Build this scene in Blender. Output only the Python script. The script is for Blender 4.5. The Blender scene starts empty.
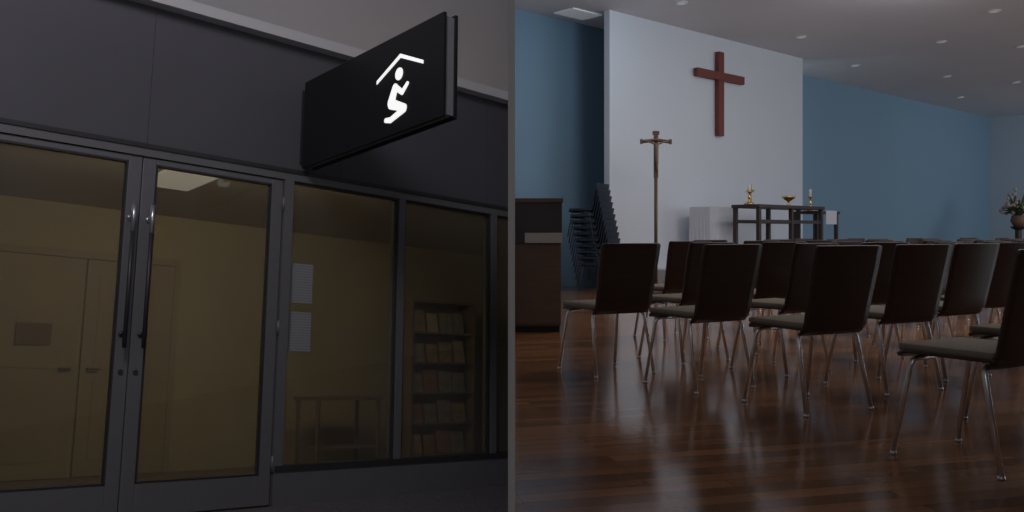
import bpy, bmesh, math, random
from mathutils import Vector, Matrix
random.seed(4)
scene=bpy.context.scene
try:
    scene.view_settings.view_transform='Standard'
except Exception: pass
COL=scene.collection
CAMZ=0.915
EYE=Vector((0,0,CAMZ))
# ---------------------------------------------------------------- frames
d1=Vector((1035,900,-156)).normalized()
e3=Vector((0,156/900,1)).normalized()
e2=e3.cross(d1).normalized()
ML=Matrix.Translation(EYE)@Matrix((d1,e2,e3)).transposed().to_4x4()      # shopfront hall (s,v,h)
du=Vector((988,900,0)).normalized(); dn=Vector((-du.y,du.x,0))
MR=Matrix((du,dn,Vector((0,0,1)))).transposed().to_4x4()                   # chapel (u,v,z)
I4=Matrix.Identity(4)
T=Matrix.Translation
def RZ(a): return Matrix.Rotation(a,4,'Z')
# ---------------------------------------------------------------- materials
def mat(name,color,rough=0.5,metal=0.0,var=0.0,scale=8.0,emit=0.0,emit_col=None,bump=0.0,spec=0.5,stretch=None):
    m=bpy.data.materials.new(name); m.use_nodes=True
    nt=m.node_tree; b=nt.nodes['Principled BSDF']
    c=(*color,1)
    b.inputs['Base Color'].default_value=c
    b.inputs['Roughness'].default_value=rough
    b.inputs['Metallic'].default_value=metal
    b.inputs['Specular IOR Level'].default_value=spec
    tc=nt.nodes.new('ShaderNodeTexCoord')
    nz=nt.nodes.new('ShaderNodeTexNoise'); nz.inputs['Scale'].default_value=scale; nz.inputs['Detail'].default_value=4
    if stretch:
        mp=nt.nodes.new('ShaderNodeMapping'); mp.inputs['Scale'].default_value=stretch
        nt.links.new(tc.outputs['Object'],mp.inputs[0]); nt.links.new(mp.outputs[0],nz.inputs['Vector'])
    else: nt.links.new(tc.outputs['Object'],nz.inputs['Vector'])
    mx=nt.nodes.new('ShaderNodeMix'); mx.data_type='RGBA'
    mx.inputs[6].default_value=tuple(x*(1-var) for x in color)+(1,)
    mx.inputs[7].default_value=tuple(min(1,x*(1+var)) for x in color)+(1,)
    nt.links.new(nz.outputs['Fac'],mx.inputs[0]); nt.links.new(mx.outputs[2],b.inputs['Base Color'])
    if bump:
        bp=nt.nodes.new('ShaderNodeBump'); bp.inputs['Strength'].default_value=bump
        nt.links.new(nz.outputs['Fac'],bp.inputs['Height']); nt.links.new(bp.outputs[0],b.inputs['Normal'])
    if emit:
        b.inputs['Emission Color'].default_value=(*(emit_col or color),1); b.inputs['Emission Strength'].default_value=emit
    return m
def glass_mat(name,tint,haze=.05):
    m=bpy.data.materials.new(name); m.use_nodes=True; nt=m.node_tree; nt.nodes.clear()
    o=nt.nodes.new('ShaderNodeOutputMaterial'); t=nt.nodes.new('ShaderNodeBsdfTransparent'); t.inputs[0].default_value=(*tint,1)
    g=nt.nodes.new('ShaderNodeBsdfGlossy'); g.inputs['Roughness'].default_value=0.03
    f=nt.nodes.new('ShaderNodeFresnel'); f.inputs[0].default_value=1.45
    d=nt.nodes.new('ShaderNodeBsdfDiffuse'); d.inputs[0].default_value=(.6,.55,.5,1)  # pale diffuse mixed in to imitate reflections and haze on the glass
    tc=nt.nodes.new('ShaderNodeTexCoord'); nz=nt.nodes.new('ShaderNodeTexNoise'); nz.inputs['Scale'].default_value=1.6; nt.links.new(tc.outputs['Object'],nz.inputs['Vector'])
    mr=nt.nodes.new('ShaderNodeMapRange'); mr.inputs[3].default_value=haze*.2; mr.inputs[4].default_value=haze*1.8; nt.links.new(nz.outputs['Fac'],mr.inputs[0])
    m0=nt.nodes.new('ShaderNodeMixShader'); nt.links.new(mr.outputs[0],m0.inputs[0]); nt.links.new(t.outputs[0],m0.inputs[1]); nt.links.new(d.outputs[0],m0.inputs[2])
    mx=nt.nodes.new('ShaderNodeMixShader')
    nt.links.new(f.outputs[0],mx.inputs[0]); nt.links.new(m0.outputs[0],mx.inputs[1]); nt.links.new(g.outputs[0],mx.inputs[2]); nt.links.new(mx.outputs[0],o.inputs[0])
    return m
def plank_mat():
    m=bpy.data.materials.new('cherry_plank_floor'); m.use_nodes=True; nt=m.node_tree; b=nt.nodes['Principled BSDF']
    tc=nt.nodes.new('ShaderNodeTexCoord'); mr=nt.nodes.new('ShaderNodeMapping'); mr.inputs['Rotation'].default_value=(0,0,math.radians(28))
    nt.links.new(tc.outputs['Object'],mr.inputs[0])
    br=nt.nodes.new('ShaderNodeTexBrick')
    br.inputs['Scale'].default_value=1.0; br.inputs['Brick Width'].default_value=0.8; br.inputs['Row Height'].default_value=0.09
    br.inputs['Mortar Size'].default_value=0.0015; br.inputs['Color1'].default_value=(.17,.076,.034,1); br.inputs['Color2'].default_value=(.36,.170,.078,1)
    br.inputs['Mortar'].default_value=(.07,.03,.016,1); br.offset=0.37
    nt.links.new(mr.outputs[0],br.inputs['Vector'])
    mp=nt.nodes.new('ShaderNodeMapping'); mp.inputs['Scale'].default_value=(1.0,12,1); nt.links.new(mr.outputs[0],mp.inputs[0])
    nz=nt.nodes.new('ShaderNodeTexNoise'); nz.inputs['Scale'].default_value=2.0; nz.inputs['Detail'].default_value=5; nt.links.new(mp.outputs[0],nz.inputs['Vector'])
    rp=nt.nodes.new('ShaderNodeMapRange'); rp.inputs[3].default_value=.75; rp.inputs[4].default_value=1.25; nt.links.new(nz.outputs['Fac'],rp.inputs[0])
    mx=nt.nodes.new('ShaderNodeMix'); mx.data_type='RGBA'; mx.blend_type='MULTIPLY'; mx.inputs[0].default_value=1
    nt.links.new(br.outputs['Color'],mx.inputs[6]); nt.links.new(rp.outputs[0],mx.inputs[7]); nt.links.new(mx.outputs[2],b.inputs['Base Color'])
    b.inputs['Roughness'].default_value=.15
    b.inputs['Specular IOR Level'].default_value=.9
    return m
def terrazzo_mat():
    m=bpy.data.materials.new('terrazzo'); m.use_nodes=True; nt=m.node_tree; b=nt.nodes['Principled BSDF']
    tc=nt.nodes.new('ShaderNodeTexCoord'); v=nt.nodes.new('ShaderNodeTexVoronoi'); v.inputs['Scale'].default_value=45
    nt.links.new(tc.outputs['Object'],v.inputs['Vector'])
    r=nt.nodes.new('ShaderNodeValToRGB'); r.color_ramp.elements[0].position=.1; r.color_ramp.elements[0].color=(.5,.47,.47,1)
    r.color_ramp.elements[1].position=.4; r.color_ramp.elements[1].color=(.16,.15,.16,1)
    nt.links.new(v.outputs['Distance'],r.inputs[0]); nt.links.new(r.outputs[0],b.inputs['Base Color']); b.inputs['Roughness'].default_value=.4
    return m
def paper_mat():
    m=bpy.data.materials.new('printed_paper'); m.use_nodes=True; nt=m.node_tree; b=nt.nodes['Principled BSDF']
    tc=nt.nodes.new('ShaderNodeTexCoord'); w=nt.nodes.new('ShaderNodeTexWave'); w.bands_direction='Z'; w.inputs['Scale'].default_value=16; w.inputs['Distortion'].default_value=.4
    nt.links.new(tc.outputs['Object'],w.inputs['Vector'])
    r=nt.nodes.new('ShaderNodeValToRGB'); r.color_ramp.elements[0].position=.15; r.color_ramp.elements[0].color=(.30,.31,.33,1)
    r.color_ramp.elements[1].position=.4; r.color_ramp.elements[1].color=(.39,.40,.42,1)
    nt.links.new(w.outputs['Fac'],r.inputs[0]); nt.links.new(r.outputs[0],b.inputs['Base Color']); b.inputs['Roughness'].default_value=.7
    return m
M={}
M['fascia']=mat('dark_metal_fascia',(.14,.137,.158),.5,0,.12,1.5)
M['bulk']=mat('pale_bulkhead_paint',(.68,.66,.69),.8,0,.05,1)
M['trimgrey']=mat('pale_grey_trim_paint',(.85,.83,.85),.5)
M['steel']=mat('brushed_grey_steel',(.25,.245,.26),.42,.25,.08,20)
M['darksteel']=mat('dark_steel',(.08,.08,.085),.4,.4)
M['pull']=mat('dull_dark_pull_metal',(.09,.09,.095),.45,.5)
M['glass']=glass_mat('tinted_door_glass',(.72,.70,.63),.10)
M['olive']=mat('olive_interior_wall_paint',(.45,.395,.25),.8,0,.2,.7)
M['intdoor']=mat('brown_interior_door_wood',(.37,.315,.205),.6,0,.15,5)
M['intfloor']=mat('interior_carpet',(.22,.18,.14),.9,0,.2,30)
M['intceil']=mat('interior_ceiling_paint',(.5,.45,.34),.9)
M['terr']=terrazzo_mat()
M['signblack']=mat('black_sign_enamel',(.010,.009,.011),.45,0,.1,5)
M['signgrey']=mat('grey_sign_core',(.3,.3,.32),.5)
M['glow']=mat('white_lit_acrylic',(.6,.6,.6),.5,emit=.85,emit_col=(1,1,.98))
M['paper']=paper_mat()
M['shelfwood']=mat('brown_shelf_wood',(.30,.22,.14),.6,0,.2,6)
M['tablewood']=mat('brown_table_wood',(.2,.15,.1),.6,0,.2,6)
for i,c in enumerate([(.45,.24,.17),(.6,.5,.36),(.36,.36,.35),(.5,.38,.23),(.66,.58,.45)]): M['book%d'%i]=mat('magazine_cover_%d'%i,c,.6,0,.5,14)
M['floor']=plank_mat()
M['white']=mat('white_wall_paint',(.76,.785,.84),.85,0,.02,1)
M['blue']=mat('blue_wall_paint',(.23,.36,.48),.85,0,.04,.6)
M['endw']=mat('pale_blue_wall_paint',(.42,.5,.58),.85,0,.04,.6)
M['ceil']=mat('ceiling_paint',(.74,.72,.74),.9,0,.04,.8)
M['divider']=mat('grey_divider_paint',(.6,.6,.61),.7,0,.03,3)
M['edge']=mat('grey_edge_trim_paint',(.8,.8,.81),.7,0,.03,3)
M['redwood']=mat('red_brown_cross_wood',(.19,.042,.028),.5,0,.25,7)
M['bronze']=mat('bronze_brown_wood',(.14,.075,.042),.45,.1,.2,9)
M['corpus']=mat('carved_pale_wood',(.26,.16,.1),.5,0,.1,12)
M['chairwood']=mat('dark_walnut_ply',(.055,.031,.026),.4,0,.35,6,stretch=(1,1,7))
M['cushion']=mat('taupe_seat_fabric',(.25,.22,.18),.85,0,.15,60,bump=.1)
M['chrome']=mat('chrome_tube',(.85,.86,.9),.3,.85)
M['darkchrome']=mat('dark_blue_grey_tube',(.10,.13,.17),.4,.6)
M['rubber']=mat('black_rubber',(.02,.02,.02),.7)
M['bluefab']=mat('blue_black_plastic',(.022,.034,.055),.5,0,.2,6)
M['consolewood']=mat('grey_brown_console_wood',(.13,.085,.065),.5,0,.25,4,stretch=(1,1,6))
M['consoletop']=mat('charcoal_console_top',(.05,.05,.06),.5)
M['pale']=mat('pale_laminate',(.5,.48,.48),.5)
M['cloth']=mat('white_altar_cloth',(.68,.69,.74),.9,0,.04,12)
M['altarwood']=mat('dark_altar_wood',(.045,.028,.025),.45,0,.2,9)
M['brass']=mat('polished_brass',(.75,.5,.22),.25,1.0)
M['wax']=mat('ivory_candle_wax',(.85,.8,.7),.6)
M['leaf']=mat('green_leaf',(.06,.11,.04),.6,0,.3,20)
M['flower']=mat('cream_petal',(.5,.38,.32),.7,0,.3,20)
M['terra']=mat('brown_pot_clay',(.22,.12,.08),.7)
M['lampglow']=mat('downlight_lens',(.9,.9,.9),.5,emit=.09,emit_col=(1,.97,.95))
M['lamppanel']=mat('ceiling_panel_lens',(.9,.9,.9),.5,emit=.08,emit_col=(.9,.97,1))
M['patchglow']=mat('reflection_patch_glow',(.8,.8,.8),.5,emit=.30,emit_col=(.95,.93,.9))  # glow of the added panel that imitates a reflection patch
M['dais']=mat('pale_dais_carpet',(.5,.48,.5),.9,0,.05,20)
# ---------------------------------------------------------------- mesh helpers
def add_box(bm,x0,x1,y0,y1,z0,z1,bev=0.0):
    vs=[bm.verts.new((x,y,z)) for x in (x0,x1) for y in (y0,y1) for z in (z0,z1)]
    fs=[(0,1,3,2),(4,6,7,5),(0,4,5,1),(2,3,7,6),(0,2,6,4),(1,5,7,3)]
    ff=[bm.faces.new([vs[i] for i in f]) for f in fs]
    if bev:
        es=list({e for f in ff for e in f.edges}); bmesh.ops.bevel(bm,geom=es,offset=bev,segments=2,affect='EDGES',profile=.5)
def tube(bm,pts,r,n=10,caps=True):
    pts=[Vector(p) for p in pts]; rs=r if isinstance(r,(list,tuple)) else [r]*len(pts)
    rings=[]; ref=None
    for i,p in enumerate(pts):
        if i==0: t=pts[1]-p
        elif i==len(pts)-1: t=p-pts[-2]
        else: t=(pts[i+1]-p).normalized()+(p-pts[i-1]).normalized()
        t.normalize()
        if ref is None: ref=Vector((0,0,1)) if abs(t.z)<.9 else Vector((1,0,0))
        a=(ref-t*ref.dot(t)).normalized(); ref=a; b=t.cross(a)
        rings.append([bm.verts.new(p+(a*math.cos(2*math.pi*k/n)+b*math.sin(2*math.pi*k/n))*rs[i]) for k in range(n)])
    for A,B in zip(rings,rings[1:]):
        for k in range(n): bm.faces.new((A[k],A[(k+1)%n],B[(k+1)%n],B[k]))
    if caps: bm.faces.new(rings[0][::-1]); bm.faces.new(rings[-1])
def lathe(bm,prof,n=20,c=(0,0,0)):
    tube(bm,[(c[0],c[1],c[2]+z+1e-5*i) for i,(r,z) in enumerate(prof)],[max(r,.0005) for r,z in prof],n)
def obj(name,bm,m,MW=I4,parent=None,smooth=False,label=None,cat=None,kind=None,group=None,clip=0,bevel=0):
    if clip:
        inv=MW.inverted(); c=-.0095 if clip<0 else .0072
        co=inv@Vector((c,0,0)); no=(MW.to_3x3().transposed()@Vector((1,0,0))).normalized()
        g=bm.verts[:]+bm.edges[:]+bm.faces[:]
        bmesh.ops.bisect_plane(bm,geom=g,plane_co=co,plane_no=no,clear_outer=clip<0,clear_inner=clip>0)
    bmesh.ops.recalc_face_normals(bm,faces=bm.faces[:])
    me=bpy.data.meshes.new(name); bm.to_mesh(me); bm.free()
    me.materials.append(m)
    if smooth:
        for p in me.polygons: p.use_smooth=True
    o=bpy.data.objects.new(name,me); COL.objects.link(o)
    if parent: o.parent=parent; o.matrix_basis=MW
    else: o.matrix_world=MW
    meta(o,label,cat,kind,group)
    if bevel:
        b=o.modifiers.new('bev','BEVEL'); b.width=bevel; b.segments=2; b.limit_method='ANGLE'
    return o
def meta(o,label=None,cat=None,kind=None,group=None):
    if label:o['label']=label
    if cat:o['category']=cat
    if kind:o['kind']=kind
    if group:o['group']=group
def empty(name,MW,label=None,cat=None,kind=None,group=None,parent=None):
    o=bpy.data.objects.new(name,None); COL.objects.link(o); o.empty_display_size=.1
    if parent: o.parent=parent; o.matrix_basis=MW
    else: o.matrix_world=MW
    meta(o,label,cat,kind,group); return o
def boxobj(name,b,m,MW=I4,**k):
    bm=bmesh.new(); add_box(bm,*b); return obj(name,bm,m,MW,**k)
def dup(root,MW,label=None):
    def rec(o,par):
        c=o.copy(); COL.objects.link(c)
        if par: c.parent=par; c.matrix_parent_inverse=Matrix.Identity(4); c.matrix_basis=o.matrix_basis.copy()
        for ch in list(o.children): rec(ch,c)
        return c
    c=rec(root,None); c.matrix_world=MW
    if label:c['label']=label
    return c

# ================================================================ DIVIDING WALL
boxobj('wall_partition',(-.0089,.0067,2.02,34,0,5.6),M['divider'],kind='structure',label='thin grey dividing wall between hall and chapel',cat='wall')
boxobj('trim_1',(-.0089,.0067,2.0,2.02,0,5.6),M['edge'],kind='structure',label='grey edge strip of dividing wall',cat='trim')

# ================================================================ SHOPFRONT HALL
G=-.795  # hall floor height in its own frame
boxobj('floor_hall',(-4,9,-1,6.0,G-.05,G),M['terr'],ML,clip=-1,kind='structure',label='speckled grey terrazzo floor outside prayer room',cat='floor')
bm=bmesh.new()
for a,b in [(-2,.55),(.553,2.03),(2.033,3.51),(3.513,4.99),(4.993,6.4)]:
    add_box(bm,a,b,6.0,6.14,1.62,2.60,0)
add_box(bm,-2,6.4,6.006,6.13,1.62,2.6)
obj('wall_front',bm,M['fascia'],ML,clip=-1,kind='structure',label='dark grey metal fascia panels above glass doors',cat='wall')
boxobj('trim_2',(-2,6.5,5.90,6.2,2.60,2.68),M['trimgrey'],ML,clip=-1,kind='structure',label='pale grey coping along the top of the fascia',cat='trim')
boxobj('trim_3',(-2,6.5,5.975,6.16,1.60,1.63),M['darksteel'],ML,clip=-1,kind='structure',label='dark steel lip under the fascia',cat='trim')
boxobj('wall_bulkhead',(-3,12,7.2,7.3,2.3,9),M['bulk'],ML,clip=-1,kind='structure',label='pale grey upper hall wall above the shopfront',cat='wall')
boxobj('wall_base',(3.05,6.3,5.98,6.1,G,-.56),M['steel'],ML,clip=-1,kind='structure',label='grey metal base panel under fixed windows',cat='wall')
boxobj('wall_side',(-2,.9,6.0,6.14,G,1.62),M['fascia'],ML,kind='structure',label='dark grey metal panel beside the doors',cat='wall')
boxobj('trim_4',(.85,6.2,5.985,6.10,1.545,1.602),M['steel'],ML,clip=-1,kind='structure',label='grey steel head rail of glass shopfront',cat='trim')
boxobj('trim_5',(3.040,3.112,5.975,6.10,-.56,1.545),M['steel'],ML,kind='structure',label='grey steel post between door and window',cat='trim')
boxobj('trim_6',(4.062,4.122,5.985,6.10,-.56,1.545),M['steel'],ML,kind='structure',label='grey steel mullion between windows',cat='trim')
boxobj('trim_7',(5.042,5.105,5.985,6.10,-.56,1.545),M['steel'],ML,kind='structure',label='grey steel mullion beside the dividing wall',cat='trim')
boxobj('trim_8',(.90,.985,5.975,6.10,G,1.545),M['steel'],ML,kind='structure',label='grey steel door jamb',cat='trim')
boxobj('trim_9',(3.05,6.3,5.97,6.1,-.56,-.52),M['darksteel'],ML,clip=-1,kind='structure',label='dark steel sill under fixed windows',cat='trim')
def door(name,s0,s1,hs,label):
    e=empty(name,ML@T((0,0,0)),label=label,cat='door',kind='structure')
    bm=bmesh.new()
    w=.088
    add_box(bm,s0,s0+w,6.0,6.05,G+.01,1.54); add_box(bm,s1-w,s1,6.0,6.05,G+.01,1.54)
    add_box(bm,s0+w,s1-w,6.0,6.05,1.50,1.54); add_box(bm,s0+w,s1-w,6.0,6.05,G+.01,-.58)
    obj('door_frame',bm,M['steel'],parent=e,bevel=.004)
    bm=bmesh.new(); b=.012
    add_box(bm,s0+w,s0+w+b,5.998,6.04,-.58,1.50); add_box(bm,s1-w-b,s1-w,5.998,6.04,-.58,1.50)
    add_box(bm,s0+w,s1-w,5.998,6.04,1.488,1.5); add_box(bm,s0+w,s1-w,5.998,6.04,-.58,-.568)
    obj('glazing_bead',bm,M['darksteel'],parent=e)
    bm=bmesh.new(); add_box(bm,s0+w,s1-w,6.022,6.030,-.58,1.50); obj('glass_pane',bm,M['glass'],parent=e)
    ph=empty('pull_handle',I4,parent=e)
    bm=bmesh.new(); tube(bm,[(hs,5.93,.27),(hs,5.93,1.02)],.013,12); obj('bar',bm,M['pull'],parent=ph,smooth=True,label='dull dark pull bar')
    bm=bmesh.new(); tube(bm,[(hs,5.93,1.02),(hs,5.93,1.21)],.016,12); tube(bm,[(hs,5.93,1.12),(hs,6.0,1.12)],.010,10); tube(bm,[(hs,5.992,1.12),(hs,6.001,1.12)],.022,14); obj('grip',bm,M['chrome'],parent=ph,smooth=True,label='bright chrome grip')
    bm=bmesh.new(); tube(bm,[(hs,5.93,.36),(hs,6.0,.36)],.010,10); tube(bm,[(hs,5.992,.36),(hs,6.001,.36)],.020,14); obj('bracket',bm,M['pull'],parent=ph,smooth=True)
    for h in (1.36,.45,-.5):
        hx=s1+.004 if hs<s0+.3 else s0-.004
        bm=bmesh.new(); tube(bm,[(hx,5.985,h-.05),(hx,5.985,h+.05)],.012,10); obj('hinge',bm,M['steel'],parent=e,smooth=True)
    bm=bmesh.new(); lk=s0+.044 if hs<s0+.3 else s1-.044
    tube(bm,[(lk,5.99,.12),(lk,6.001,.12)],.016,14); obj('lock_cylinder',bm,M['pull'],parent=e)
door('door_1',.992,2.010,1.955,'grey steel framed glass door with tall pull handle')
door('door_2',2.016,3.034,2.075,'grey steel framed glass door beside the fixed windows')
for i,(a,b) in enumerate([(3.112,4.062),(4.122,5.042),(5.105,5.9)]):
    e=empty('window_%d'%(i+1),ML,label='fixed tinted glass window of the prayer room front',cat='window',kind='structure')
    bm=bmesh.new(); add_box(bm,a,b,6.03,6.038,-.52,1.545); 
    inv=ML.inverted(); co=inv@Vector((-.0095,0,0)); no=(ML.to_3x3().transposed()@Vector((1,0,0)))
    bmesh.ops.bisect_plane(bm,geom=bm.verts[:]+bm.edges[:]+bm.faces[:],plane_co=co,plane_no=no,clear_outer=True)
    obj('glass_pane',bm,M['glass'],parent=e)
    if b<5.5:
        bm=bmesh.new(); add_box(bm,a,a+.014,6.0,6.04,-.52,1.545); add_box(bm,b-.014,b,6.0,6.04,-.52,1.545); add_box(bm,a,b,6.0,6.04,1.53,1.545)
        obj('glazing_bead',bm,M['darksteel'],parent=e)
for nm,(h0,h1),lb in [('notice',(.64,.935),'white printed notice taped above another on the window glass'),('notice',(.285,.575),'white printed notice taped lower on the window glass')]:
    bm=bmesh.new(); add_box(bm,0,.185,0,.0015,0,h1-h0); 
    obj(nm,bm,M['paper'],ML@T((3.135,6.022,h0)),label=lb,cat='notice',group='notices on the window glass')
# hanging blade sign
e=empty('blade_sign',ML@T((3.153,5.95,1.64)),label='black projecting sign with lit white kneeling figure under roof',cat='sign')
L=1.745;H=.672
bm=bmesh.new(); add_box(bm,0,.022,-L,0,0,H); obj('sign_face',bm,M['signblack'],parent=e,bevel=.003)
bm=bmesh.new(); add_box(bm,.088,.11,-L,0,0,H); obj('sign_face',bm,M['signblack'],parent=e,bevel=.003)
bm=bmesh.new(); add_box(bm,.022,.088,-L+.012,-.03,.02,H-.02); obj('sign_core',bm,M['signgrey'],parent=e)
bm=bmesh.new(); add_box(bm,.03,.08,-.03,.05,.12,.17); add_box(bm,.03,.08,-.03,.05,.50,.55); add_box(bm,.005,.105,.038,.05,.05,.62); obj('wall_bracket',bm,M['darksteel'],parent=e)
def P(a,h): return (4.67-a-5.95,h-1.64)
DEP=[-.0040]
def plate(bm,pts,x1=0.0):
    DEP[0]-=.00004; x0=DEP[0]
    a=[bm.verts.new((x0,p[0],p[1])) for p in pts]; b=[bm.verts.new((x1,p[0],p[1])) for p in pts]
    bm.faces.new(a); bm.faces.new(b[::-1]); n=len(a)
    for k in range(n): bm.faces.new((a[k],b[k],b[(k+1)%n],a[(k+1)%n]))
def disc(bm,c,r,n=28): plate(bm,[P(c[0]+r*math.cos(2*math.pi*k/n),c[1]+r*math.sin(2*math.pi*k/n)) for k in range(n)])
def limb(bm,p,q,r0,r1):
    # convex tapered capsule
    p=Vector(p);q=Vector(q); d=(q-p).normalized(); ang=math.atan2(d.y,d.x); pts=[]
    for k in range(13):
        t=ang+math.pi/2+math.pi*k/12; pts.append((p.x+r0*math.cos(t),p.y+r0*math.sin(t)))
    for k in range(13):
        t=ang-math.pi/2+math.pi*k/12; pts.append((q.x+r1*math.cos(t),q.y+r1*math.sin(t)))
    plate(bm,[P(*x) for x in pts])
bm=bmesh.new(); w=.024
plate(bm,[P(-.275,2.030),P(0,2.142),P(0,2.142+w+.004),P(-.275,2.030+w)])
plate(bm,[P(0,2.142),P(.255,2.030),P(.255,2.030+w),P(0,2.142+w+.004)])
obj('roof_symbol',bm,M['glow'],parent=e)
bm=bmesh.new()
disc(bm,(-.012,2.035),.042)
limb(bm,(-.055,1.950),(-.095,1.860),.030,.040)       # torso
limb(bm,(-.050,1.955),(.028,1.900),.021,.018)        # upper arm
limb(bm,(.028,1.900),(.085,1.945),.018,.014)         # forearm and hands
limb(bm,(-.095,1.850),(.055,1.790),.036,.026)        # thigh
limb(bm,(.055,1.782),(-.10,1.742),.024,.020)         # shin
limb(bm,(-.10,1.742),(-.155,1.752),.020,.016)        # foot
obj('kneeling_figure_symbol',bm,M['glow'],parent=e)
# ---- interior behind the glass
boxobj('floor_prayer_room',(-1,9,6.1,9.3,G-.05,G),M['intfloor'],ML,clip=-1,kind='structure',label='dark carpet floor inside the prayer room',cat='floor')
boxobj('ceiling_prayer_room',(-1,9,6.14,9.3,1.78,1.83),M['intceil'],ML,clip=-1,kind='structure',label='dim ceiling inside the prayer room',cat='ceiling')
boxobj('wall_back_prayer_room',(-1,9,9.2,9.3,G,1.83),M['olive'],ML,clip=-1,kind='structure',label='olive yellow wall inside the prayer room',cat='wall')
boxobj('wall_left_prayer_room',(-1.05,-1,6.1,9.3,G,1.83),M['olive'],ML,kind='structure',label='olive side wall inside the prayer room',cat='wall')
for i,s0 in enumerate((1.75,2.63)):
    e=empty('door_%d'%(3+i),ML@T((s0,9.16,G)),label='brown panelled wooden inner door',cat='door',kind='structure')
    bm=bmesh.new(); add_box(bm,0,.84,0,.03,.005,2.05)
    for z0,z1 in ((.15,.9),(1.0,1.9)):
        add_box(bm,.12,.72,-.006,0.0,z0,z1)
    obj('door_leaf',bm,M['intdoor'],parent=e,bevel=.004)
    bm=bmesh.new(); hx=.78 if i==0 else .06
    tube(bm,[(hx,0,1.0),(hx,-.05,1.0),(hx+(-.1 if i==0 else .1),-.05,1.0)],.01,8); obj('door_lever',bm,M['darksteel'],parent=e)
boxobj('trim_10',(1.69,1.75,9.15,9.2,G,1.33),M['intdoor'],ML,kind='structure',label='dark wood casing of inner doors',cat='trim')
boxobj('trim_11',(3.47,3.53,9.15,9.2,G,1.33),M['intdoor'],ML,kind='structure',label='dark wood casing of inner doors',cat='trim')
boxobj('trim_12',(1.69,3.53,9.15,9.2,1.26,1.33),M['intdoor'],ML,kind='structure',label='dark wood head casing of inner doors',cat='trim')
bm=bmesh.new(); add_box(bm,0,.3,0,.01,0,.2); obj('wall_plaque',bm,M['tablewood'],ML@T((2.05,9.135,.42)),label='small dark plaque mounted on the inner door',cat='plaque')
bm=bmesh.new(); add_box(bm,0,.42,0,.85,0,.025); cp=obj('added_glow_panel',bm,M['patchglow'],ML@T((2.60,6.95,1.755)),label='added glowing panel standing in for a pale reflection on the door glass',cat='ceiling light')  # added glow panel, stands in for the pale reflection patch on the door
# magazine rack
SB=Matrix.Translation((6.06,8.62,G)); BW,BH,BD=.95,1.86,.3
e=empty('magazine_rack',ML@SB,label='brown wooden rack with shelves of front-facing magazines',cat='rack')
bm=bmesh.new(); add_box(bm,0,.03,0,BD,0,BH); add_box(bm,BW-.03,BW,0,BD,0,BH); add_box(bm,.03,BW-.03,BD-.01,BD,0,BH); add_box(bm,.03,BW-.03,0,BD,BH-.03,BH); add_box(bm,.03,BW-.03,0,BD,0,.08)
obj('carcass',bm,M['shelfwood'],parent=e)
lev=[.08,.43,.78,1.13,1.48]
for z in lev[1:]:
    bm=bmesh.new(); add_box(bm,.03,BW-.03,0,BD-.01,z-.02,z); obj('shelf',bm,M['shelfwood'],parent=e)
for li,z in enumerate(lev):
    x=.05
    while x<BW-.2:
        w=random.choice([.15,.17,.19]); hh=random.uniform(.21,.27)
        bm=bmesh.new(); add_box(bm,0,w,0,.012,0,hh); add_box(bm,.004,w-.002,.012,.018,.004,hh-.004)
        obj('magazine',bm,M['book%d'%random.randint(0,4)],ML@SB@T((x,.03,z+.002))@Matrix.Rotation(math.radians(-12),4,'X'),label='magazine with muted cover leaning face-out on the rack',cat='magazine',group='magazines on the rack')
        x+=w+random.choice([.02,.035])
# low side table inside
e=empty('side_table',ML@T((5.05,8.5,G)),label='dark wooden low table against the interior wall',cat='table')
bm=bmesh.new(); add_box(bm,-.4,.4,-.25,.25,.7,.74); obj('table_top',bm,M['tablewood'],parent=e,bevel=.006)
for sx in (-1,1):
    for sy in (-1,1):
        bm=bmesh.new(); tube(bm,[(sx*.36,sy*.21,0),(sx*.36,sy*.21,.7)],[.018,.025],8); obj('leg',bm,M['tablewood'],parent=e)
bm=bmesh.new(); add_box(bm,-.35,.35,-.2,.2,.2,.225); obj('lower_shelf',bm,M['tablewood'],parent=e)

# ================================================================ CHAPEL
CE=4.67
boxobj('floor_chapel',(-8,31,-9,11.1,-.06,0),M['floor'],MR,clip=1,kind='structure',label='glossy reddish brown wood plank floor',cat='floor')
boxobj('ceiling_chapel',(-8,31,-9,11.1,CE,CE+.1),M['ceil'],MR,clip=1,kind='structure',label='pale plaster ceiling with recessed downlights',cat='ceiling')
boxobj('wall_back',(8,30.8,11.0,11.1,0,CE),M['blue'],MR,clip=1,kind='structure',label='blue painted wall behind the altar',cat='wall')
boxobj('wall_altar',(11.31,17.48,10.0,10.12,0,CE),M['white'],MR,kind='structure',label='projecting white wall carrying the cross',cat='wall')
boxobj('wall_right',(30.7,30.8,-9,11.0,0,CE),M['endw'],MR,kind='structure',label='pale blue end wall of chapel',cat='wall')
boxobj('baseboard_back',(17.48,30.7,10.98,11.0,0,.1),M['pale'],MR,kind='structure',label='pale baseboard along the blue wall',cat='baseboard')
boxobj('baseboard_altar',(11.31,17.48,9.985,10.0,0,.1),M['pale'],MR,kind='structure',label='pale baseboard along the white wall',cat='baseboard')
boxobj('platform',(12.3,19.0,8.1,9.98,0,.32),M['dais'],MR,label='low pale carpeted platform under the altar',cat='platform',bevel=.01)
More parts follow.
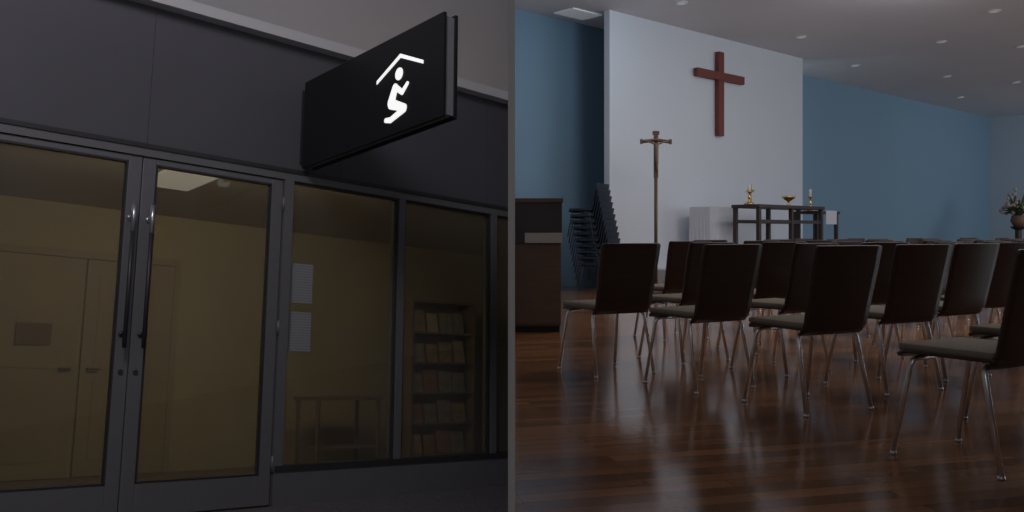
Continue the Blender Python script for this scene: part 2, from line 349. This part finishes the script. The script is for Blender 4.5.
# wall cross
e=empty('wall_cross',MR@T((14.37,9.94,2.787)),label='large red-brown wooden cross mounted on white wall',cat='cross')
bm=bmesh.new(); add_box(bm,-.085,.085,-.045,.045,0,1.585); obj('upright_beam',bm,M['redwood'],parent=e,bevel=.006)
bm=bmesh.new(); add_box(bm,-.76,.76,-.052,.040,1.05,1.20); obj('cross_beam',bm,M['redwood'],parent=e,bevel=.006)
for z in (.3,1.3):
    bm=bmesh.new(); add_box(bm,-.03,.03,.045,.06,z,z+.1); obj('wall_mount',bm,M['darksteel'],parent=e)
# processional crucifix
e=empty('processional_crucifix',MR@T((11.28,9.0,0))@RZ(math.radians(-38)),label='tall brown crucifix on a staff standing by the wall',cat='crucifix')
bm=bmesh.new(); lathe(bm,[(.2,0),(.2,.03),(.15,.05),(.05,.09),(.03,.16)],24); obj('base',bm,M['bronze'],parent=e,smooth=False)
bm=bmesh.new(); tube(bm,[(0,0,.15),(0,0,1.85)],.028,12); obj('staff',bm,M['bronze'],parent=e,smooth=True)
bm=bmesh.new(); add_box(bm,-.032,.032,-.02,.02,1.82,2.54); add_box(bm,-.05,.05,-.022,.022,2.50,2.56); 
tube(bm,[(-.235,0,2.39),(0,0,2.42),(.235,0,2.39)],.028,8); add_box(bm,-.25,-.215,-.025,.025,2.355,2.43); add_box(bm,.215,.25,-.025,.025,2.355,2.43)
obj('cross_head',bm,M['bronze'],parent=e)
bm=bmesh.new()
tube(bm,[(0,-.035,1.93),(.008,-.05,2.05),(.0,-.04,2.17),(0,-.045,2.25),(0,-.045,2.36)],[.014,.022,.032,.030,.038],10)
tube(bm,[(-.2,-.03,2.40),(-.12,-.04,2.385),(0,-.045,2.34),(.12,-.04,2.385),(.2,-.03,2.40)],[.009,.012,.018,.012,.009],8)
bmesh.ops.create_icosphere(bm,subdivisions=2,radius=.03,matrix=T((0.01,-.055,2.42)))
obj('corpus',bm,M['corpus'],parent=e,smooth=True,label='small carved pale figure')
# ---- altar area
ZD=.32
e=empty('credence_table',MR@T((13.55,9.5,ZD)),label='small table draped in white cloth',cat='table')
bm=bmesh.new(); add_box(bm,-.42,.42,-.22,.22,1.06,1.09)
N=72; per=[]
for k in range(N):
    t=k/N*4; sd=int(t); f=t-sd
    hx,hy=.42,.22
    c=[(-hx+2*hx*f,-hy),(hx,-hy+2*hy*f),(hx-2*hx*f,hy),(-hx,hy-2*hy*f)][sd]; nrm=[(0,-1),(1,0),(0,1),(-1,0)][sd]
    per.append((c,nrm,.012*math.sin(k*1.9)))
ra=[bm.verts.new((c[0],c[1],1.06)) for c,nn,o in per]; rb=[bm.verts.new((c[0]+nn[0]*o,c[1]+nn[1]*o,.25)) for c,nn,o in per]
for k in range(N): bm.faces.new((ra[k],ra[(k+1)%N],rb[(k+1)%N],rb[k]))
obj('tablecloth',bm,M['cloth'],parent=e)
for sx in (-1,1):
    for sy in (-1,1):
        bm=bmesh.new(); add_box(bm,sx*.35-.025,sx*.35+.025,sy*.17-.025,sy*.17+.025,0,1.06); obj('leg',bm,M['altarwood'],parent=e)
e=empty('altar_table',MR@T((14.45,8.72,ZD)),label='slim dark wooden altar table with open framed sides',cat='altar')
W=1.10
bm=bmesh.new(); add_box(bm,-W,W,-.28,.28,1.06,1.12); obj('altar_top',bm,M['altarwood'],parent=e,bevel=.01)
for x in (-W+.06,0,W-.06):
    for sy in (-1,1):
        bm=bmesh.new(); add_box(bm,x-.032,x+.032,sy*.23-.032,sy*.23+.032,0,1.07); obj('leg',bm,M['altarwood'],parent=e)
for sy in (-1,1):
    bm=bmesh.new(); add_box(bm,-W+.09,W-.09,sy*.23-.022,sy*.23+.022,.80,.86); obj('rail',bm,M['altarwood'],parent=e)
def candle(u,v,z,h,label):
    e=empty('candlestick',MR@T((u,v,z)),label=label,cat='candlestick',group='candlesticks at the altar')
    bm=bmesh.new(); lathe(bm,[(.09,0),(.09,.02),(.03,.05),(.02,h*.3),(.035,h*.35),(.018,h*.42),(.02,h*.6),(.07,h*.64),(.07,h*.66)],18); obj('stick',bm,M['brass'],parent=e,smooth=True)
    bm=bmesh.new(); lathe(bm,[(.025,h*.66),(.025,h*.98),(.01,h)],14); obj('candle',bm,M['wax'],parent=e,smooth=True)
AT=ZD+1.12
candle(13.48,8.72,AT,.34,'brass candlestick with ivory candle on the altar')
e=empty('altar_cross',MR@T((13.72,8.85,AT)),label='small brass standing cross on the altar',cat='cross')
bm=bmesh.new(); lathe(bm,[(.09,0),(.06,.03),(.02,.06)],16); obj('base',bm,M['brass'],parent=e)
bm=bmesh.new(); add_box(bm,-.015,.015,-.012,.012,.05,.36); add_box(bm,-.10,.10,-.012,.012,.24,.27); obj('cross_head',bm,M['brass'],parent=e)
e=empty('chalice',MR@T((14.75,8.72,AT)),label='brass chalice standing on the altar',cat='chalice')
bm=bmesh.new(); lathe(bm,[(.08,0),(.02,.03),(.018,.08),(.06,.11),(.12,.15),(.125,.18)],20); obj('cup',bm,M['brass'],parent=e,smooth=True)
bm=bmesh.new(); lathe(bm,[(.11,.178),(.11,.186)],20); obj('lid',bm,M['cloth'],parent=e)
e=empty('side_altar',MR@T((16.05,8.9,ZD)),label='small dark wooden table with white cloth runner',cat='table')
bm=bmesh.new(); add_box(bm,-.42,.42,-.28,.28,1.0,1.05); obj('table_top',bm,M['altarwood'],parent=e,bevel=.01)
for sx in (-1,1):
    for sy in (-1,1):
        bm=bmesh.new(); add_box(bm,sx*.37-.03,sx*.37+.03,sy*.22-.03,sy*.22+.03,0,1.0); obj('leg',bm,M['altarwood'],parent=e)
bm=bmesh.new(); add_box(bm,-.15,.25,-.292,.292,1.05,1.06); add_box(bm,-.15,.25,-.296,-.284,.8,1.06); obj('cloth_runner',bm,M['cloth'],parent=e)
candle(15.75,8.85,ZD+1.05,.42,'brass candlestick with ivory candle on the side table')
def flowers(u,v,label,zp):
    e=empty('flower_stand',MR@T((u,v,0)),label=label,cat='flower stand')
    bm=bmesh.new(); lathe(bm,[(.22,0),(.2,.05),(.09,.1),(.08,zp-.1),(.18,zp-.04),(.2,zp)],20); obj('pedestal',bm,M['altarwood'],parent=e)
    bm=bmesh.new(); lathe(bm,[(.12,zp),(.2,zp+.15),(.17,zp+.3)],18); obj('vase',bm,M['terra'],parent=e,smooth=True)
    bm=bmesh.new(); bl=bmesh.new()
    for k in range(60):
        a=random.uniform(0,6.28); r=random.uniform(.05,.45); z=zp+.35+random.uniform(0,.75)*(1-r*.9)
        p=Vector((r*math.cos(a),r*math.sin(a),z)); b=Vector((.05*math.cos(a),.05*math.sin(a),zp+.28)); m_=(p+b)/2+Vector((0,0,.08))
        tube(bl,[b,m_,p],[.006,.03,.004],5)
        if k%3: bmesh.ops.create_icosphere(bm,subdivisions=1,radius=random.uniform(.035,.07),matrix=T(p))
    obj('foliage',bl,M['leaf'],parent=e); obj('blossoms',bm,M['flower'],parent=e)
flowers(26.9,8.9,'cream flower arrangement on a dark pedestal by the blue wall',1.15)
# console
e=empty('console_cabinet',T((.02,8.45,0)),label='brown wooden console cabinet with charcoal upper and pale ledge',cat='cabinet')
bm=bmesh.new(); add_box(bm,0,.44,0,.6,.06,.84); obj('body',bm,M['consolewood'],parent=e,bevel=.004)
bm=bmesh.new(); add_box(bm,.01,.43,.02,.6,0,.06); obj('plinth',bm,M['rubber'],parent=e)
bm=bmesh.new(); add_box(bm,.012,.428,-.012,0,.08,.825); obj('panel',bm,M['consolewood'],parent=e,bevel=.003)
bm=bmesh.new(); add_box(bm,.10,.45,-.03,.62,.84,.935); obj('ledge',bm,M['pale'],parent=e,bevel=.003)
bm=bmesh.new(); add_box(bm,0,.10,-.01,.61,.84,.935); add_box(bm,0,.45,.0,.61,.935,1.22); obj('upper_cabinet',bm,M['consoletop'],parent=e,bevel=.003)
bm=bmesh.new(); add_box(bm,-.005,.46,-.02,.62,1.22,1.26); obj('top',bm,M['consolewood'],parent=e,bevel=.004)

# ---- chairs
def chair_proto(name,MW,wood,seatm,label,cat='chair',group=None,metal=None):
    e=empty(name,MW,label=label,cat=cat,group=group)
    W=.228
    bm=bmesh.new(); zs=[.405,.43,.46,.52,.6,.68,.75,.80,.83,.845,.852,.857,.861]; nx=12; rows=[]
    for z in zs:
        w=W*(.93+.07*min(1,(z-.4)/.35)); r=.018
        top=.862
        if z>top-r: w=w-r+math.sqrt(max(0,r*r-(r-(top-z))**2))
        row=[]
        for i in range(nx+1):
            t=-1+2*i/nx
            y=-.215-(z-.44)*.23+.010*(t*w/W)**2
            if z<.45: y+=(.45-z)*.6
            row.append(bm.verts.new((t*w,y,z)))
        rows.append(row)
    for A,B in zip(rows,rows[1:]):
        for i in range(nx): bm.faces.new((A[i],A[i+1],B[i+1],B[i]))
    o=obj('backrest',bm,wood,parent=e,smooth=True); s=o.modifiers.new('sol','SOLIDIFY'); s.thickness=.013; s.offset=0
    bm=bmesh.new(); rows=[]
    ys=[-.205,-.18,-.1,0,.1,.17,.205,.225]
    for y in ys:
        row=[]; w=.225 if y<.17 else .225-(y-.17)*.5
        for i in range(nx+1):
            t=-1+2*i/nx; z=.425+.012*t*t-(0.02*((y-.15)/.075)**2 if y>.15 else 0)
            row.append(bm.verts.new((t*w,y,z)))
        rows.append(row)
    for A,B in zip(rows,rows[1:]):
        for i in range(nx): bm.faces.new((A[i],A[i+1],B[i+1],B[i]))
    o=obj('seat',bm,wood,parent=e,smooth=True); s=o.modifiers.new('sol','SOLIDIFY'); s.thickness=.014; s.offset=0
    bm=bmesh.new(); add_box(bm,-.215,.215,-.195,.212,.436,.468,.012); obj('seat_cushion',bm,seatm,parent=e,smooth=True)
    for sx in (-1,1):
        for y0,y1 in ((.15,.225),(-.15,-.235)):
            bm=bmesh.new(); tube(bm,[(sx*.03,y0,.408),(sx*.17,y0,.408),(sx*.195,y0*1.02,.40),(sx*.203,y0*1.06,.375),(sx*.225,y1,.012)],.0115,10)
            tube(bm,[(sx*.225,y1,.014),(sx*.226,y1,0)],.014,10)
            obj('leg',bm,metal or M['chrome'],parent=e,smooth=True)
    return e
CY=math.radians(28)
lab='dark walnut chair with taupe seat pad and chrome legs'
grid=[]
for v,us in [(1.44,[3.88,4.80]),
             (2.51,[4.42,5.30,6.05,6.85,7.7,8.6,9.6,10.7]),
             (3.29,[4.53,5.47,6.5,7.5,8.5,9.5,10.6,11.8]),
             (4.05,[4.54,5.4,6.28,7.2,8.1,9.2,10.4,11.6,12.8]),
             (5.0,[6.5,7.6,8.8,9.9,11.2,12.6,14.0]),
             (6.1,[8.2,9.8,11.0,12.2,13.8,15.4,17.0]),
             (7.2,[12.2,13.8,16.0,18.4])]:
    for u in us: grid.append((u,v))
proto=None
KEY={(3.88,1.44),(4.42,2.51),(5.30,2.51),(4.53,3.29),(4.54,4.05),(6.05,2.51)}
for u,v in grid:
    k=(u,v) in KEY
    j=0 if k else .07
    p=MR@Vector((u+random.uniform(-j,j),v+random.uniform(-j,j),0))
    MW=T(p)@RZ(CY+math.radians(random.uniform(-3,3) if k else random.uniform(-5,10)))
    if proto is None: proto=chair_proto('chapel_chair',MW,M['chairwood'],M['cushion'],lab,group='rows of chapel chairs')
    else: dup(proto,MW)
# stacked chairs
p=MR@Vector((10.82,9.95,0))
sp=None
for k in range(10):
    MW=T(p)@RZ(math.radians(58))@T((0,.022*k-.10,.098*k))
    if sp is None: sp=chair_proto('stacked_chair',MW,M['bluefab'],M['bluefab'],'blue-black stacking chair with dark metal legs in a tall stack',group='stack of chairs by the wall',metal=M['darkchrome'])
    else: dup(sp,MW)
# ceiling fittings
bm=bmesh.new(); add_box(bm,10.75,11.45,10.3,10.75,CE-.02,CE); obj('ceiling_light_panel',bm,M['lamppanel'],MR,label='pale rectangular light panel set in the ceiling',cat='ceiling light')
for u,v in [(11.8,8.9),(15.5,8.9),(17.9,7.3),(19,9.6),(19.5,6.4),(21.9,8.8),(22.5,5.4),(24,8.0),(25.5,9.9),(26.6,6.4),(28,8.9),(16.1,5.7)]:
    e=empty('recessed_downlight',MR@T((u,v,CE-.02)),label='small round recessed downlight in the ceiling',cat='downlight',group='ceiling downlights')
    bm=bmesh.new(); lathe(bm,[(.10,0),(.11,.019)],20); obj('rim',bm,M['ceil'],parent=e)
    bm=bmesh.new(); lathe(bm,[(.075,-.004),(.075,.0)],18); obj('lens',bm,M['lampglow'],parent=e)

# ================================================================ LIGHTS
def area(name,pos,target,size,power,color,sy=None):
    l=bpy.data.lights.new(name,'AREA'); l.energy=power; l.color=color; l.size=size
    if sy: l.shape='RECTANGLE'; l.size_y=sy
    o=bpy.data.objects.new(name,l); COL.objects.link(o); o.location=pos
    o.rotation_euler=(Vector(target)-Vector(pos)).to_track_quat('-Z','Y').to_euler(); return o
W_=lambda M_,p: M_@Vector(p)
area('hall_lamp',W_(ML,(-.2,2.2,4.6)),W_(ML,(3.6,7.0,2.4)),1.6,56,(.97,.94,1.0))
area('prayer_room_lamp',W_(ML,(3.4,6.45,1.70)),W_(ML,(3.4,8.9,.2)),3.6,28,(1,.87,.66),.3)
area('chapel_ceiling_lamp',W_(MR,(9.5,3.8,4.55)),W_(MR,(9.5,3.8,0)),4,115,(1,.93,.87))
area('altar_wash_lamp',W_(MR,(13.2,5.6,4.4)),W_(MR,(14.8,10,1.0)),2,38,(.86,.93,1))
area('blue_wall_fill',W_(MR,(10.6,8.0,4.45)),W_(MR,(10.0,11,2.6)),.8,14,(.68,.86,1))  # added unseen light, gives the left blue wall a soft gradient
area('panel_edge_fill',W_(MR,(17.25,10.55,2.4)),W_(MR,(18.6,11.0,2.4)),.25,9,(.78,.92,1),3.6)  # added strip light hidden behind the white wall to make a blue glow
area('end_wall_lamp',W_(MR,(27.5,4.0,4.3)),W_(MR,(28.5,11,1.6)),2,70,(.85,.95,1))
area('ceiling_fill',W_(MR,(13,1.5,2.6)),W_(MR,(17,6,4.67)),3,24,(.97,.95,1))  # added unseen fill that lifts the ceiling tone, not a fitting
area('window_daylight',W_(MR,(22,-4,2.6)),W_(MR,(20,11,2.0)),8,260,(.8,.9,1.0),3)
area('camera_fill',(0,-2.5,3.4),(0,4,.8),1.5,16,(1,.96,.95))  # added soft fill behind the camera, brightens the divider edge and foreground
w=bpy.data.worlds.new('world'); scene.world=w; w.use_nodes=True
w.node_tree.nodes['Background'].inputs[0].default_value=(.6,.68,.85,1); w.node_tree.nodes['Background'].inputs[1].default_value=.02
# ================================================================ CAMERA
c=bpy.data.cameras.new('camera'); co=bpy.data.objects.new('camera',c); COL.objects.link(co)
co.location=EYE; co.rotation_euler=(math.pi/2,0,0); c.lens=36*900/1024; c.sensor_width=36; c.shift_y=-21/1024; c.clip_start=.05; c.clip_end=200
scene.camera=co
